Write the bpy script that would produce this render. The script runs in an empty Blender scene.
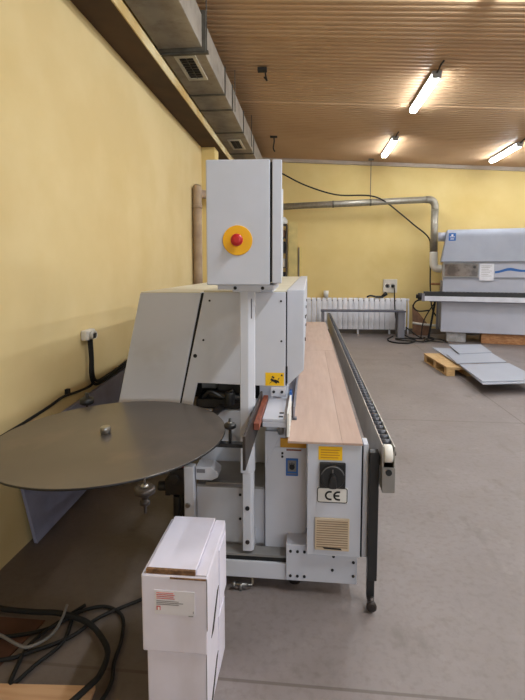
import bpy, bmesh, math, random
from mathutils import Vector, Matrix

random.seed(7)
SC = bpy.context.scene
COL = SC.collection
OFF = {}


# ------------------------------------------------------------------ materials
def lin(c):
    return tuple(((v / 255.0) / 12.92 if v / 255.0 <= 0.04045 else ((v / 255.0 + 0.055) / 1.055) ** 2.4) for v in c)


def mat(name, c, rough=0.5, metal=0.0, c2=None, scale=6.0, bump=0.0, bscale=60.0, emit=0.0, stretch=None, lo=0.35, hi=0.65, detail=5.0, coat=0.0):
    m = bpy.data.materials.new(name)
    m.use_nodes = True
    nt = m.node_tree
    b = nt.nodes['Principled BSDF']
    b.inputs['Roughness'].default_value = rough
    b.inputs['Metallic'].default_value = metal
    b.inputs['Coat Weight'].default_value = coat
    L = nt.links
    tc = nt.nodes.new('ShaderNodeTexCoord')
    mp = nt.nodes.new('ShaderNodeMapping')
    L.new(tc.outputs['Object'], mp.inputs['Vector'])
    if stretch:
        mp.inputs['Scale'].default_value = stretch
    if c2 is None:
        c2 = tuple(v * 0.94 for v in c)
    nz = nt.nodes.new('ShaderNodeTexNoise')
    nz.inputs['Scale'].default_value = scale
    nz.inputs['Detail'].default_value = detail
    L.new(mp.outputs['Vector'], nz.inputs['Vector'])
    rp = nt.nodes.new('ShaderNodeValToRGB')
    rp.color_ramp.elements[0].position = lo
    rp.color_ramp.elements[1].position = hi
    rp.color_ramp.elements[0].color = lin(c) + (1,)
    rp.color_ramp.elements[1].color = lin(c2) + (1,)
    L.new(nz.outputs['Fac'], rp.inputs['Fac'])
    L.new(rp.outputs['Color'], b.inputs['Base Color'])
    if bump:
        n2 = nt.nodes.new('ShaderNodeTexNoise')
        n2.inputs['Scale'].default_value = bscale
        n2.inputs['Detail'].default_value = 3
        L.new(mp.outputs['Vector'], n2.inputs['Vector'])
        bp = nt.nodes.new('ShaderNodeBump')
        bp.inputs['Strength'].default_value = bump
        bp.inputs['Distance'].default_value = 0.01
        L.new(n2.outputs['Fac'], bp.inputs['Height'])
        L.new(bp.outputs['Normal'], b.inputs['Normal'])
    if emit:
        b.inputs['Emission Color'].default_value = lin(c) + (1,)
        b.inputs['Emission Strength'].default_value = emit
    m['rampnode'] = rp.name
    return m


def mixin(m, color, scale, lo, hi, amount, stretch=(1, 1, 1)):
    """lay a second, larger blotch pattern (dirt, stains) over a material"""
    nt = m.node_tree
    L = nt.links
    b = nt.nodes['Principled BSDF']
    src = b.inputs['Base Color'].links[0].from_socket
    tc = nt.nodes.new('ShaderNodeTexCoord')
    mp = nt.nodes.new('ShaderNodeMapping')
    mp.inputs['Scale'].default_value = stretch
    L.new(tc.outputs['Object'], mp.inputs['Vector'])
    nz = nt.nodes.new('ShaderNodeTexNoise')
    nz.inputs['Scale'].default_value = scale
    nz.inputs['Detail'].default_value = 6
    nz.inputs['Roughness'].default_value = 0.6
    L.new(mp.outputs['Vector'], nz.inputs['Vector'])
    mr = nt.nodes.new('ShaderNodeMapRange')
    mr.inputs['From Min'].default_value = lo
    mr.inputs['From Max'].default_value = hi
    mr.inputs['To Max'].default_value = amount
    L.new(nz.outputs['Fac'], mr.inputs['Value'])
    mx = nt.nodes.new('ShaderNodeMix')
    mx.data_type = 'RGBA'
    L.new(mr.outputs['Result'], mx.inputs['Factor'])
    L.new(src, mx.inputs[6])
    mx.inputs[7].default_value = lin(color) + (1,)
    L.new(mx.outputs[2], b.inputs['Base Color'])
    return m


M = {}
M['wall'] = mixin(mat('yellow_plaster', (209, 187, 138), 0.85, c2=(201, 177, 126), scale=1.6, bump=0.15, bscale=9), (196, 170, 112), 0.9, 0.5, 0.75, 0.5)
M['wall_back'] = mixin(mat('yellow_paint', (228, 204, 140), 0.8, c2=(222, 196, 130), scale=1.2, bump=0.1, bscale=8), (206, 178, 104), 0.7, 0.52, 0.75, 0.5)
M['beam'] = mat('beam_paint', (206, 190, 150), 0.85, c2=(180, 150, 92), scale=2)
M['ceil'] = mixin(mat('brown_sheet', (196, 163, 128), 0.5, c2=(184, 151, 117), scale=0.7), (150, 120, 90), 1.6, 0.55, 0.8, 0.5, (0.5, 2.0, 1))
M['basebd'] = mat('baseboard_grey', (120, 110, 100), 0.7)
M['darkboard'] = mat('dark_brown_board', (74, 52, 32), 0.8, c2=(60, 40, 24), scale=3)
M['trim'] = mat('grey_trim', (186, 172, 158), 0.6)
M['white'] = mixin(mat('machine_white', (205, 207, 217), 0.42, c2=(199, 201, 210), scale=3), (176, 173, 172), 3.0, 0.56, 0.8, 0.4)
M['white2'] = mat('panel_grey_white', (200, 203, 215), 0.4, c2=(194, 197, 207), scale=4)
M['cream'] = mat('cream_top', (222, 216, 196), 0.45, c2=(212, 204, 182), scale=4)
M['shade'] = mat('inner_grey', (150, 148, 146), 0.5, c2=(132, 130, 128), scale=4)
M['black'] = mat('black_plastic', (26, 26, 28), 0.4, c2=(34, 34, 36))
M['gap'] = mat('dark_seam', (14, 14, 15), 0.7)
M['rubber'] = mat('cable_rubber', (17, 16, 17), 0.75)
M['steel'] = mat('steel', (170, 168, 165), 0.3, 0.9, c2=(150, 148, 146), scale=8)
M['dsteel'] = mat('dark_steel', (82, 76, 74), 0.42, 0.75, c2=(64, 58, 56), scale=9)
M['disc'] = mixin(mat('disc_laminate', (102, 95, 90), 0.3, 0.4, c2=(94, 87, 82), scale=2.2, coat=0.15), (128, 114, 104), 2.6, 0.52, 0.70, 0.55)
M['yellow'] = mat('label_yellow', (240, 192, 14), 0.45, c2=(236, 184, 10))
M['estop_yellow'] = mat('emergency_yellow', (246, 184, 20), 0.45, c2=(240, 176, 14))
M['red'] = mat('button_red', (196, 40, 40), 0.35, c2=(186, 34, 36))
M['blue'] = mat('label_blue', (34, 98, 176), 0.45)
M['labelw'] = mat('label_white', (232, 230, 226), 0.5)
M['print'] = mat('print_black', (24, 24, 26), 0.6)
M['redprint'] = mat('print_red', (206, 112, 112), 0.6)
M['greyprint'] = mat('print_grey', (136, 132, 132), 0.6)
M['beige'] = mat('vent_beige', (202, 184, 160), 0.5, c2=(194, 175, 150))
M['beiged'] = mat('vent_groove', (146, 124, 100), 0.7)
M['ply'] = mixin(mat('worktop_ply', (193, 168, 154), 0.5, c2=(182, 156, 142), scale=5, stretch=(6, 0.5, 1)), (180, 146, 128), 2.0, 0.5, 0.75, 0.5)
M['ply2'] = mixin(mat('worktop_ply_dark', (184, 158, 144), 0.5, c2=(174, 147, 133), scale=5, stretch=(6, 0.5, 1)), (172, 138, 122), 2.0, 0.5, 0.75, 0.5)
M['redwood'] = mat('red_wood', (150, 84, 60), 0.55, c2=(112, 56, 42), scale=14, stretch=(4, 1, 1))
M['alu'] = mat('aluminium', (188, 182, 174), 0.38, 0.6, c2=(172, 166, 158), scale=7)
M['aluD'] = mat('aluminium_end', (150, 146, 142), 0.4, 0.6)
M['roller'] = mat('roller_grey', (70, 71, 78), 0.45, 0.2)
M['capw'] = mat('cap_white', (236, 232, 224), 0.4)
M['carton'] = mixin(mat('carton_white', (226, 221, 235), 0.75, c2=(217, 211, 223), scale=4), (190, 180, 182), 4.0, 0.52, 0.78, 0.5, (1, 1, 0.4))
M['cartonlabel'] = mat('carton_label', (228, 224, 230), 0.6)
M['kraft'] = mat('kraft_edge', (140, 104, 72), 0.9, c2=(96, 66, 44), scale=60)
M['galv'] = mixin(mat('galvanised', (168, 160, 150), 0.5, 0.15, c2=(148, 139, 128), scale=4), (112, 100, 88), 7.0, 0.5, 0.7, 0.5)
M['galvD'] = mat('galvanised_flange', (112, 108, 100), 0.5, 0.5, c2=(92, 88, 82), scale=9)
M['grille'] = mat('grille_white', (222, 216, 200), 0.5)
M['dust'] = mat('dust_dark', (44, 40, 36), 0.8)
M['radi'] = mat('radiator_white', (238, 238, 246), 0.4)
M['benchtop'] = mat('bench_top', (84, 86, 104), 0.5)
M['bench'] = mat('bench_grey', (118, 118, 128), 0.5)
M['hood'] = mixin(mat('machine_pale_grey', (158, 163, 177), 0.55, c2=(150, 155, 169), scale=2), (138, 142, 154), 1.6, 0.5, 0.8, 0.4)
M['hood2'] = mixin(mat('machine_light_grey', (186, 189, 204), 0.4, c2=(178, 181, 196), scale=2), (160, 163, 176), 1.6, 0.5, 0.8, 0.4)
M['railw'] = mat('rail_white', (214, 216, 228), 0.45)
M['paper'] = mat('paper_white', (236, 237, 246), 0.7)
M['window'] = mat('smoked_window', (128, 116, 108), 0.2, c2=(86, 76, 70), scale=7, lo=0.4, hi=0.6)
M['duct_pipe'] = mat('pipe_grey', (160, 154, 142), 0.4, 0.5, c2=(146, 140, 128), scale=6, stretch=(3, 1, 3))
M['brownpipe'] = mat('pipe_brown', (170, 148, 122), 0.7, c2=(146, 122, 100), scale=6)
M['concrete'] = mat('concrete_block', (176, 177, 184), 0.9, c2=(150, 148, 146), scale=12)
M['timber'] = mat('timber_brown', (182, 134, 92), 0.7, c2=(148, 100, 62), scale=8, stretch=(1, 5, 5))
M['pallet'] = mat('pallet_wood', (206, 172, 122), 0.75, c2=(178, 142, 96), scale=9, stretch=(1, 6, 6))
M['sheet'] = mat('board_grey', (166, 170, 182), 0.4, c2=(160, 164, 176), scale=2)
M['sheetD'] = mat('board_edge', (92, 92, 98), 0.7)
M['osb'] = mat('board_brown', (142, 106, 82), 0.8, c2=(122, 90, 70), scale=12)
M['bluepanel'] = mixin(mat('panel_blue_grey', (146, 148, 174), 0.6, c2=(136, 137, 162), scale=3), (112, 110, 130), 3, 0.5, 0.7, 0.5)
M['pine'] = mat('pine_ply', (206, 166, 128), 0.65, c2=(190, 148, 110), scale=6, stretch=(0.6, 6, 1))
M['redboard'] = mat('red_brown_board', (92, 58, 44), 0.7, c2=(76, 47, 37), scale=5)
M['socket'] = mat('socket_white', (214, 208, 198), 0.5)
M['greycable'] = mat('cable_grey', (124, 122, 122), 0.5)
M['ochre'] = mat('ochre_paint', (196, 140, 24), 0.5, c2=(186, 130, 20))
M['door'] = mat('door_yellow', (228, 204, 132), 0.6)
M['orange'] = mat('orange_red', (168, 58, 36), 0.5)
M['lamp_body'] = mat('lamp_housing', (150, 148, 146), 0.5)
M['lamp'] = mat('lamp_glow', (241, 249, 255), 0.5, emit=100.0)


# floor: concrete with blotches and slab joints
def floor_mat():
    m = mat('concrete_floor', (136, 127, 125), 0.5, c2=(126, 117, 115), scale=1.4, bump=0.12, bscale=30)
    mixin(m, (118, 108, 101), 2.2, 0.5, 0.78, 0.55)
    mixin(m, (172, 166, 160), 5.0, 0.6, 0.8, 0.35)
    mixin(m, (98, 87, 79), 9.0, 0.60, 0.76, 0.5)
    mixin(m, (112, 101, 96), 28.0, 0.48, 0.72, 0.5)
    mixin(m, (92, 82, 76), 3.2, 0.60, 0.72, 0.5, (1, 0.5, 1))
    nt = m.node_tree
    L = nt.links
    b = nt.nodes['Principled BSDF']
    src = b.inputs['Base Color'].links[0].from_socket
    tc = nt.nodes.new('ShaderNodeTexCoord')
    mp = nt.nodes.new('ShaderNodeMapping')
    mp.inputs['Location'].default_value = (-2.22, -1.68, 0)
    L.new(tc.outputs['Object'], mp.inputs['Vector'])
    bk = nt.nodes.new('ShaderNodeTexBrick')
    bk.offset = 0
    bk.inputs['Scale'].default_value = 1
    bk.inputs['Brick Width'].default_value = 6.0
    bk.inputs['Row Height'].default_value = 3.3
    bk.inputs['Mortar Size'].default_value = 0.009
    bk.inputs['Mortar Smooth'].default_value = 0.4
    L.new(mp.outputs['Vector'], bk.inputs['Vector'])
    mx = nt.nodes.new('ShaderNodeMix')
    mx.data_type = 'RGBA'
    mul = nt.nodes.new('ShaderNodeMath')
    mul.operation = 'MULTIPLY'
    mul.inputs[1].default_value = 0.6
    L.new(bk.outputs['Fac'], mul.inputs[0])
    L.new(mul.outputs[0], mx.inputs['Factor'])
    L.new(src, mx.inputs[6])
    mx.inputs[7].default_value = lin((84, 72, 64)) + (1,)
    L.new(mx.outputs[2], b.inputs['Base Color'])
    # shade painted in as brown grime beside the machine, along the left wall
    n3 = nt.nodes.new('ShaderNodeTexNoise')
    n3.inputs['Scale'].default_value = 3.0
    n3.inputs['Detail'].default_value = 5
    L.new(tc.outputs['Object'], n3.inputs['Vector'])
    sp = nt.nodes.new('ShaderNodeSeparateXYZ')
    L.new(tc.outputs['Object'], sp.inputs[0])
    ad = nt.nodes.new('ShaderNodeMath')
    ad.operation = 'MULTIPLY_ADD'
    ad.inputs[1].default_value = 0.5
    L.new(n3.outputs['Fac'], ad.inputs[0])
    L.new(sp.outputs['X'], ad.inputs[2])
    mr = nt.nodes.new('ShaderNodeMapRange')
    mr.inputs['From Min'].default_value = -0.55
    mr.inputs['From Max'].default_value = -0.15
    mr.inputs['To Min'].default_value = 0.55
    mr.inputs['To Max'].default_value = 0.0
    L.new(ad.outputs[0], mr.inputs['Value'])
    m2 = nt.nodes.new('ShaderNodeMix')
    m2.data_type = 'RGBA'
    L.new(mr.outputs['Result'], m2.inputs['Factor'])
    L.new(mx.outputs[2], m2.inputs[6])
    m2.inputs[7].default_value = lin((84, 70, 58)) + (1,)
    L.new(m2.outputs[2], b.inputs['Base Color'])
    return m


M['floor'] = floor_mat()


# ------------------------------------------------------------------ mesh builder
def smooth_path(pts, n=8):
    pts = [Vector(p) for p in pts]
    if len(pts) < 3:
        return pts
    out = []
    P = [2 * pts[0] - pts[1]] + pts + [2 * pts[-1] - pts[-2]]
    for i in range(1, len(P) - 2):
        a, b, c, d = P[i - 1], P[i], P[i + 1], P[i + 2]
        for k in range(n):
            t = k / n
            out.append(0.5 * ((2 * b) + (c - a) * t + (2 * a - 5 * b + 4 * c - d) * t * t + (3 * b - a - 3 * c + d) * t ** 3))
    out.append(pts[-1])
    return out


class MB:
    def __init__(self):
        self.v = []
        self.f = []
        self.s = []

    def add(self, vs, fs, smooth=False):
        o = len(self.v)
        self.v += [Vector(p) for p in vs]
        for f in fs:
            self.f.append([o + i for i in f])
            self.s.append(smooth)
        return self

    def box(self, x0, x1, y0, y1, z0, z1):
        vs = [(x, y, z) for x in (x0, x1) for y in (y0, y1) for z in (z0, z1)]
        fs = [(0, 1, 3, 2), (4, 6, 7, 5), (0, 4, 5, 1), (2, 3, 7, 6), (0, 2, 6, 4), (1, 5, 7, 3)]
        return self.add(vs, fs)

    def prism(self, poly, axis, a0, a1):
        n = len(poly)

        def P(u, w, a):
            return {'x': (a, u, w), 'y': (u, a, w), 'z': (u, w, a)}[axis]
        vs = [P(u, w, a0) for u, w in poly] + [P(u, w, a1) for u, w in poly]
        fs = [list(range(n)), list(range(2 * n - 1, n - 1, -1))]
        fs += [(i, (i + 1) % n, n + (i + 1) % n, n + i) for i in range(n)]
        return self.add(vs, fs)

    def lathe(self, base, axis, prof, seg=32):
        a = Vector(axis).normalized()
        u = a.orthogonal().normalized()
        w = a.cross(u)
        base = Vector(base)
        vs = []
        for h, r in prof:
            for k in range(seg):
                t = 2 * math.pi * k / seg
                vs.append(base + a * h + (u * math.cos(t) + w * math.sin(t)) * r)
        o = len(self.v)
        self.v += vs
        m = len(prof)
        for i in range(m - 1):
            for k in range(seg):
                k2 = (k + 1) % seg
                self.f.append([o + i * seg + k, o + i * seg + k2, o + (i + 1) * seg + k2, o + (i + 1) * seg + k])
                self.s.append(abs(prof[i][0] - prof[i + 1][0]) > 1e-6 and seg > 8)
        self.f.append([o + k for k in range(seg)][::-1])
        self.s.append(False)
        self.f.append([o + (m - 1) * seg + k for k in range(seg)])
        self.s.append(False)
        return self

    def cyl(self, p0, p1, r, seg=20, r2=None):
        p0, p1 = Vector(p0), Vector(p1)
        return self.lathe(p0, p1 - p0, [(0, r), ((p1 - p0).length, r if r2 is None else r2)], seg)

    def tube(self, pts, r, seg=10, smooth=True, n=8):
        pts = smooth_path(pts, n) if smooth else [Vector(p) for p in pts]
        o = len(self.v)
        T = [(pts[min(i + 1, len(pts) - 1)] - pts[max(i - 1, 0)]).normalized() for i in range(len(pts))]
        u = T[0].orthogonal().normalized()
        for i, p in enumerate(pts):
            u = (u - T[i] * u.dot(T[i])).normalized()
            w = T[i].cross(u)
            for k in range(seg):
                t = 2 * math.pi * k / seg
                self.v.append(p + (u * math.cos(t) + w * math.sin(t)) * r)
        for i in range(len(pts) - 1):
            for k in range(seg):
                k2 = (k + 1) % seg
                self.f.append([o + i * seg + k, o + i * seg + k2, o + (i + 1) * seg + k2, o + (i + 1) * seg + k])
                self.s.append(True)
        self.f.append([o + k for k in range(seg)][::-1])
        self.s.append(False)
        self.f.append([o + (len(pts) - 1) * seg + k for k in range(seg)])
        self.s.append(False)
        return self

    def xf(self, mtx, start=0):
        for i in range(start, len(self.v)):
            self.v[i] = mtx @ self.v[i]
        return self

    def build(self, name, m, parent=None, bevel=0.0, off=None):
        if off is None:
            off = OFF[parent.name] if parent else Vector((0, 0, 0))
        off = Vector(off)
        me = bpy.data.meshes.new(name)
        bm = bmesh.new()
        vs = [bm.verts.new(p - off) for p in self.v]
        for f, s in zip(self.f, self.s):
            try:
                fc = bm.faces.new([vs[i] for i in f])
                fc.smooth = s
            except ValueError:
                pass
        bmesh.ops.recalc_face_normals(bm, faces=bm.faces)
        bm.to_mesh(me)
        bm.free()
        me.materials.append(M[m] if isinstance(m, str) else m)
        o = bpy.data.objects.new(name, me)
        COL.objects.link(o)
        if parent:
            o.parent = parent
        else:
            o.location = off
        OFF[o.name] = off
        if bevel:
            md = o.modifiers.new('edge', 'BEVEL')
            md.width = bevel
            md.segments = 2
            md.limit_method = 'ANGLE'
            md.angle_limit = math.radians(35)
        return o


def tag(o, label=None, cat=None, group=None, kind=None):
    if label:
        o['label'] = label
    if cat:
        o['category'] = cat
    if group:
        o['group'] = group
    if kind:
        o['kind'] = kind
    return o


def thing(name, loc, label, cat, group=None):
    o = bpy.data.objects.new(name, None)
    o.empty_display_size = 0.1
    COL.objects.link(o)
    o.location = loc
    OFF[o.name] = Vector(loc)
    return tag(o, label, cat, group)


def B(name, m, parent, *d, bevel=0.0, off=None):
    return MB().box(*d).build(name, m, parent, bevel, off)


def struct(o):
    o['kind'] = 'structure'
    return o


def copy_tree(o, delta, parent=None):
    c = o.copy()
    COL.objects.link(c)
    if parent is None:
        c.location = o.location + Vector(delta)
    else:
        c.parent = parent
    OFF[c.name] = OFF[o.name]
    for ch in list(o.children):
        copy_tree(ch, delta, c)
    return c


# ------------------------------------------------------------------ setting
XL, XR, YB, YF = -1.62, 9.5, 11.7, -6.0
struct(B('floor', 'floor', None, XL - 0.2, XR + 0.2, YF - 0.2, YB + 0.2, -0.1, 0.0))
struct(B('wall_left', 'wall', None, XL - 0.2, XL, YF, YB, 0, 4.6))
struct(B('wall_back', 'wall_back', None, XL - 0.2, XR + 0.2, YB, YB + 0.2, 0, 4.6))
struct(B('wall_right', 'wall_back', None, XR, XR + 0.2, YF, YB, 0, 4.6))
struct(B('wall_front', 'wall_back', None, XL - 0.2, XR + 0.2, YF - 0.2, YF, 0, 4.6))


def zc(x):
    return 4.222 - 0.0585 * x


# corrugated sheet ceiling, ribs run across the hall
cm = MB()
prof = []
y = YF
k = 0
while y < YB:
    dz = (0.0, -0.014, 0.0, -0.014)[sum(y > q for q in (4.75, 5.5, 7.6)) % 4]
    prof += [(y, dz), (y + 0.045, dz), (y + 0.058, dz - 0.016), (y + 0.087, dz - 0.016)]
    y += 0.1
prof.append((YB, prof[-1][1]))
vs = []
for (yy, dz) in prof:
    vs.append((XL, yy, zc(XL) + dz + 0.014))
    vs.append((XR, yy, zc(XR) + dz + 0.014))
cm.add(vs, [(2 * i, 2 * i + 1, 2 * i + 3, 2 * i + 2) for i in range(len(prof) - 1)])
ceil = struct(cm.build('ceiling', 'ceil'))
sm = ceil.modifiers.new('thick', 'SOLIDIFY')
sm.thickness = 0.02
sm.offset = 0

# grey strip where back wall and ceiling meet
tm = MB()
tm.add([(XL, 11.62, zc(XL) - 0.10), (XR, 11.62, zc(XR) - 0.10), (XR, 11.62, zc(XR) - 0.02), (XL, 11.62, zc(XL) - 0.02),
        (XL, 11.7, zc(XL) - 0.10), (XR, 11.7, zc(XR) - 0.10), (XR, 11.7, zc(XR) - 0.02), (XL, 11.7, zc(XL) - 0.02)],
       [(0, 1, 2, 3), (4, 7, 6, 5), (0, 4, 5, 1), (3, 2, 6, 7), (0, 3, 7, 4), (1, 5, 6, 2)])
struct(tm.build('trim_1', 'trim'))
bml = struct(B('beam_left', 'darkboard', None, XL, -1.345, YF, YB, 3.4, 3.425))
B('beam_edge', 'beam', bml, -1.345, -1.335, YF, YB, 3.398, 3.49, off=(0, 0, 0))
struct(B('pillar_left', 'wall_back', None, XL, -1.42, 7.1, 7.4, 0, 3.4))

struct(B('baseboard_back', 'basebd', None, -0.16, XR, 11.665, 11.7, 0.0, 0.13))  # grey-brown strip along the foot of the back wall
# open door leaf and its frame in the back wall
dr = struct(B('door_1', 'door', None, -0.50, -0.285, 11.50, 11.55, 0.0, 2.71))
dfm = MB().box(-0.265, -0.235, 11.62, 11.7, 0, 2.1).build('door_frame', 'shade', dr, off=(0, 0, 0))
MB().box(-0.235, -0.17, 11.60, 11.7, 0, 2.12).build('door_jamb', 'door', dr, off=(0, 0, 0))

# ------------------------------------------------------------------ lamps
def make_lamp(x, y0, y1):
    z = zc(x) - 0.016
    t = thing('ceiling_light', (x, (y0 + y1) / 2, z), 'long glowing tube lamp under the ceiling, largest and nearest of the three', 'ceiling light', 'tube lamps under the ceiling')
    B('housing', 'lamp_body', t, x - 0.064, x + 0.064, y0, y1, z - 0.045, z - 0.012, bevel=0.004)
    for yy in (y0 + 0.25, y1 - 0.25):
        B('mounting_clip', 'lamp_body', t, x - 0.03, x + 0.03, yy - 0.02, yy + 0.02, z - 0.012, z + 0.004)
    d = MB()
    pr = [(x - 0.054, z - 0.044), (x - 0.054, z - 0.075), (x - 0.036, z - 0.098), (x + 0.036, z - 0.098), (x + 0.054, z - 0.075), (x + 0.054, z - 0.044)]
    d.prism(pr, 'y', y0 + 0.03, y1 - 0.03).build('diffuser', 'lamp', t)
    for a, b in ((y0, y0 + 0.035), (y1 - 0.035, y1)):
        B('end_cap', 'lamp_body', t, x - 0.056, x + 0.056, a, b, z - 0.1, z - 0.03, bevel=0.006)
    c = MB().tube([(x, y0 + 0.1, z - 0.02), (x, y0 - 0.02, z - 0.035), (x, y0 - 0.16, z - 0.012), (x, y0 - 0.3, z - 0.02)], 0.011, 8)
    c.build('power_lead', 'dust', t)
    return t


lamp = make_lamp(1.6, 6.4, 7.8)
l2 = copy_tree(lamp, (0.02, 3.0, 0))
l2['label'] = 'small glowing tube lamp under the ceiling, above the hanging rod near the back wall'
l3 = copy_tree(lamp, (2.33, 3.1, -0.0585 * 2.33))
l3['label'] = 'glowing tube lamp at the right end of the ceiling, above the far grey machine'

LP = 62.0
for (x, yc) in ((1.65, 4.05), (1.65, 1.0),
                (3.95, 7.0), (3.95, 4.0), (3.95, 1.0),
                (6.6, 10.1), (6.6, 7.0), (6.6, 4.0)):
    z = zc(x) - 0.09
    for (dx, dz, ry, wd, pw) in ((0, -0.035, 0, 0.105, 1.0), (0.053, 0, -90, 0.06, 0.57), (-0.053, 0, 90, 0.06, 0.57)):
        ld = bpy.data.lights.new('tube_lamp', 'AREA')
        ld.shape = 'RECTANGLE'
        ld.size = wd
        ld.size_y = 1.35
        ld.energy = LP * pw * (1.6 if (x < 2 and yc < 2) else 1.0)
        ld.color = (0.875, 0.95, 1.0)
        lo = bpy.data.objects.new('tube_lamp', ld)
        lo.location = (x + dx, yc, z + dz)
        lo.rotation_euler = (0, math.radians(ry), 0)
        COL.objects.link(lo)

# cool front fill added behind the viewer, set in two invented window frames
for i, xw in enumerate((2.4, 6.2)):
    wf = MB()
    for d in ((xw - 1.5, xw - 1.4, 1.0, 3.0), (xw + 1.4, xw + 1.5, 1.0, 3.0), (xw - 1.4, xw + 1.4, 1.0, 1.1), (xw - 1.4, xw + 1.4, 2.9, 3.0), (xw - 0.03, xw + 0.03, 1.1, 2.9)):
        wf.box(d[0], d[1], YF, YF + 0.06, d[2], d[3])
    struct(wf.build('window_%d' % (i + 1), 'labelw'))
    ld = bpy.data.lights.new('window_daylight', 'AREA')
    ld.shape = 'RECTANGLE'
    ld.size = 2.8
    ld.size_y = 1.8
    ld.energy = 172.0
    ld.color = (0.80, 0.91, 1.0)
    lo = bpy.data.objects.new('window_daylight', ld)
    lo.location = (xw, YF + 0.03, 2.0)
    lo.rotation_euler = (math.radians(90), 0, 0)
    COL.objects.link(lo)

# ------------------------------------------------------------------ ventilation duct (left, under ceiling)
dt = thing('ventilation_duct', (-1.28, 2.0, 3.75), 'square galvanised ventilation duct running along the left wall under the ceiling', 'duct')
joints = [-5.9, 0.9, 2.85, 4.75, 5.97, 6.54, 7.62, 9.0, 11.6]
for a, b in zip(joints[:-1], joints[1:]):
    B('duct_section', 'galv', dt, -1.50, -1.06, a + 0.002, b - 0.002, 3.75, 4.06, bevel=0.006)
for j in joints[1:-1]:
    w = 0.035 if abs(j - 4.75) < 0.1 else 0.016
    e = 0.035 if abs(j - 4.75) < 0.1 else 0.014
    f = MB()
    f.box(-1.50 - e, -1.06 + e, j - w, j + w, 3.75 - e, 3.75)
    f.box(-1.06, -1.06 + e, j - w, j + w, 3.75, 4.06 + e)
    f.box(-1.50 - e, -1.50, j - w, j + w, 3.75, 4.06 + e)
    f.box(-1.50, -1.06, j - w, j + w, 4.06, 4.06 + e)
    if w > 0.02:
        f.box(-1.56, -1.0, j - 0.02, j + 0.02, 3.70, 3.725)
    f.build('flange', 'galvD', dt)
for (y0, y1) in ((4.86, 5.48), (8.02, 8.66)):
    g = MB()
    x0, x1 = -1.385, -1.165
    g.box(x0, x0 + 0.035, y0, y1, 3.735, 3.75).box(x1 - 0.035, x1, y0, y1, 3.735, 3.75)
    g.box(x0 + 0.035, x1 - 0.035, y0, y0 + 0.05, 3.735, 3.75).box(x0 + 0.035, x1 - 0.035, y1 - 0.05, y1, 3.735, 3.75)
    gg = g.build('grille', 'grille', dt)
    MB().box(x0 + 0.035, x1 - 0.035, y0 + 0.05, y1 - 0.05, 3.746, 3.7495).build('grille_opening', 'dust', gg)
    s = MB()
    for k in range(1, 8):
        yy = y0 + 0.05 + (y1 - y0 - 0.1) * k / 8
        s.box(x0 + 0.035, x1 - 0.035, yy - 0.006, yy + 0.006, 3.737, 3.746)
    s.box(-1.279, -1.271, y0 + 0.05, y1 - 0.05, 3.736, 3.7455)
    s.build('grille_slats', 'galvD', gg)
for yy in (4.75, 6.54, 8.4):
    MB().cyl((-1.02, yy, 3.72), (-1.02, yy, zc(-1.02) - 0.02), 0.006, 8).build('hanger_rod', 'galvD', dt)

# hooks and loose wires on the ceiling
h1 = MB().box(-0.70, -0.58, 6.42, 6.5, zc(-0.64) - 0.06, zc(-0.64) - 0.017).tube(
    [(-0.60, 6.44, zc(-.6) - 0.05), (-0.585, 6.40, 4.10), (-0.57, 6.38, 4.05), (-0.61, 6.42, 4.11)], 0.01, 8)
tag(h1.build('ceiling_bracket', 'dust'), 'dark wire bracket on the ceiling nearest the duct grille, with a hooked end', 'bracket')
h2 = MB().tube([(-0.73, 9.7, zc(-0.73) - 0.02), (-0.72, 9.72, 4.15), (-0.74, 9.74, 4.02), (-0.71, 9.76, 3.95)], 0.014, 8).box(-0.8, -0.66, 9.66, 9.74, zc(-0.73) - 0.05, zc(-0.73) - 0.018)
tag(h2.build('ceiling_wire', 'dust'), 'short dark wire dangling from the ceiling above the control box', 'wire')
h3 = MB().box(1.35, 1.47, 11.3, 11.36, zc(1.4) - 0.06, zc(1.4) - 0.02).cyl((1.41, 11.33, 3.22), (1.41, 11.33, zc(1.41) - 0.05), 0.009, 8)
tag(h3.build('hanging_rod', 'galvD'), 'thin rod hanging from the ceiling down to the grey pipe', 'rod')

# ------------------------------------------------------------------ extraction pipe on the back wall
PY = 11.33
pt = thing('extraction_pipe', (1.0, PY, 3.2), 'round grey extraction pipe along the back wall bending down to the far machine', 'pipe')
pm = MB().tube([(-1.5, PY, 3.02), (2.67, PY, 3.17)], 0.075, 18, smooth=False)
pm.build('horizontal_run', 'duct_pipe', pt)
el = [(2.67, PY, 3.17), (2.77, PY, 3.165), (2.835, PY, 3.12), (2.87, PY, 3.05), (2.875, PY, 2.95)]
MB().tube(el, 0.083, 18).build('elbow', 'duct_pipe', pt)
MB().tube([(2.875, PY, 2.97), (2.88, PY, 1.95)], 0.082, 18, smooth=False).build('drop', 'duct_pipe', pt)
MB().tube([(2.88, PY, 1.97), (2.88, PY, 1.80), (2.89, PY, 1.68), (2.94, PY, 1.60), (3.06, PY, 1.58)], 0.09, 18).build('lower_elbow', 'capw', pt)
for xx in (0.55, 1.41):
    MB().lathe((xx - 0.02, PY, 3.02 + (xx + 1.5) * 0.0355), (1, 0, 0.0355), [(0, 0.082), (0.04, 0.082)], 18).build('pipe_collar', 'galvD', pt)

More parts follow.
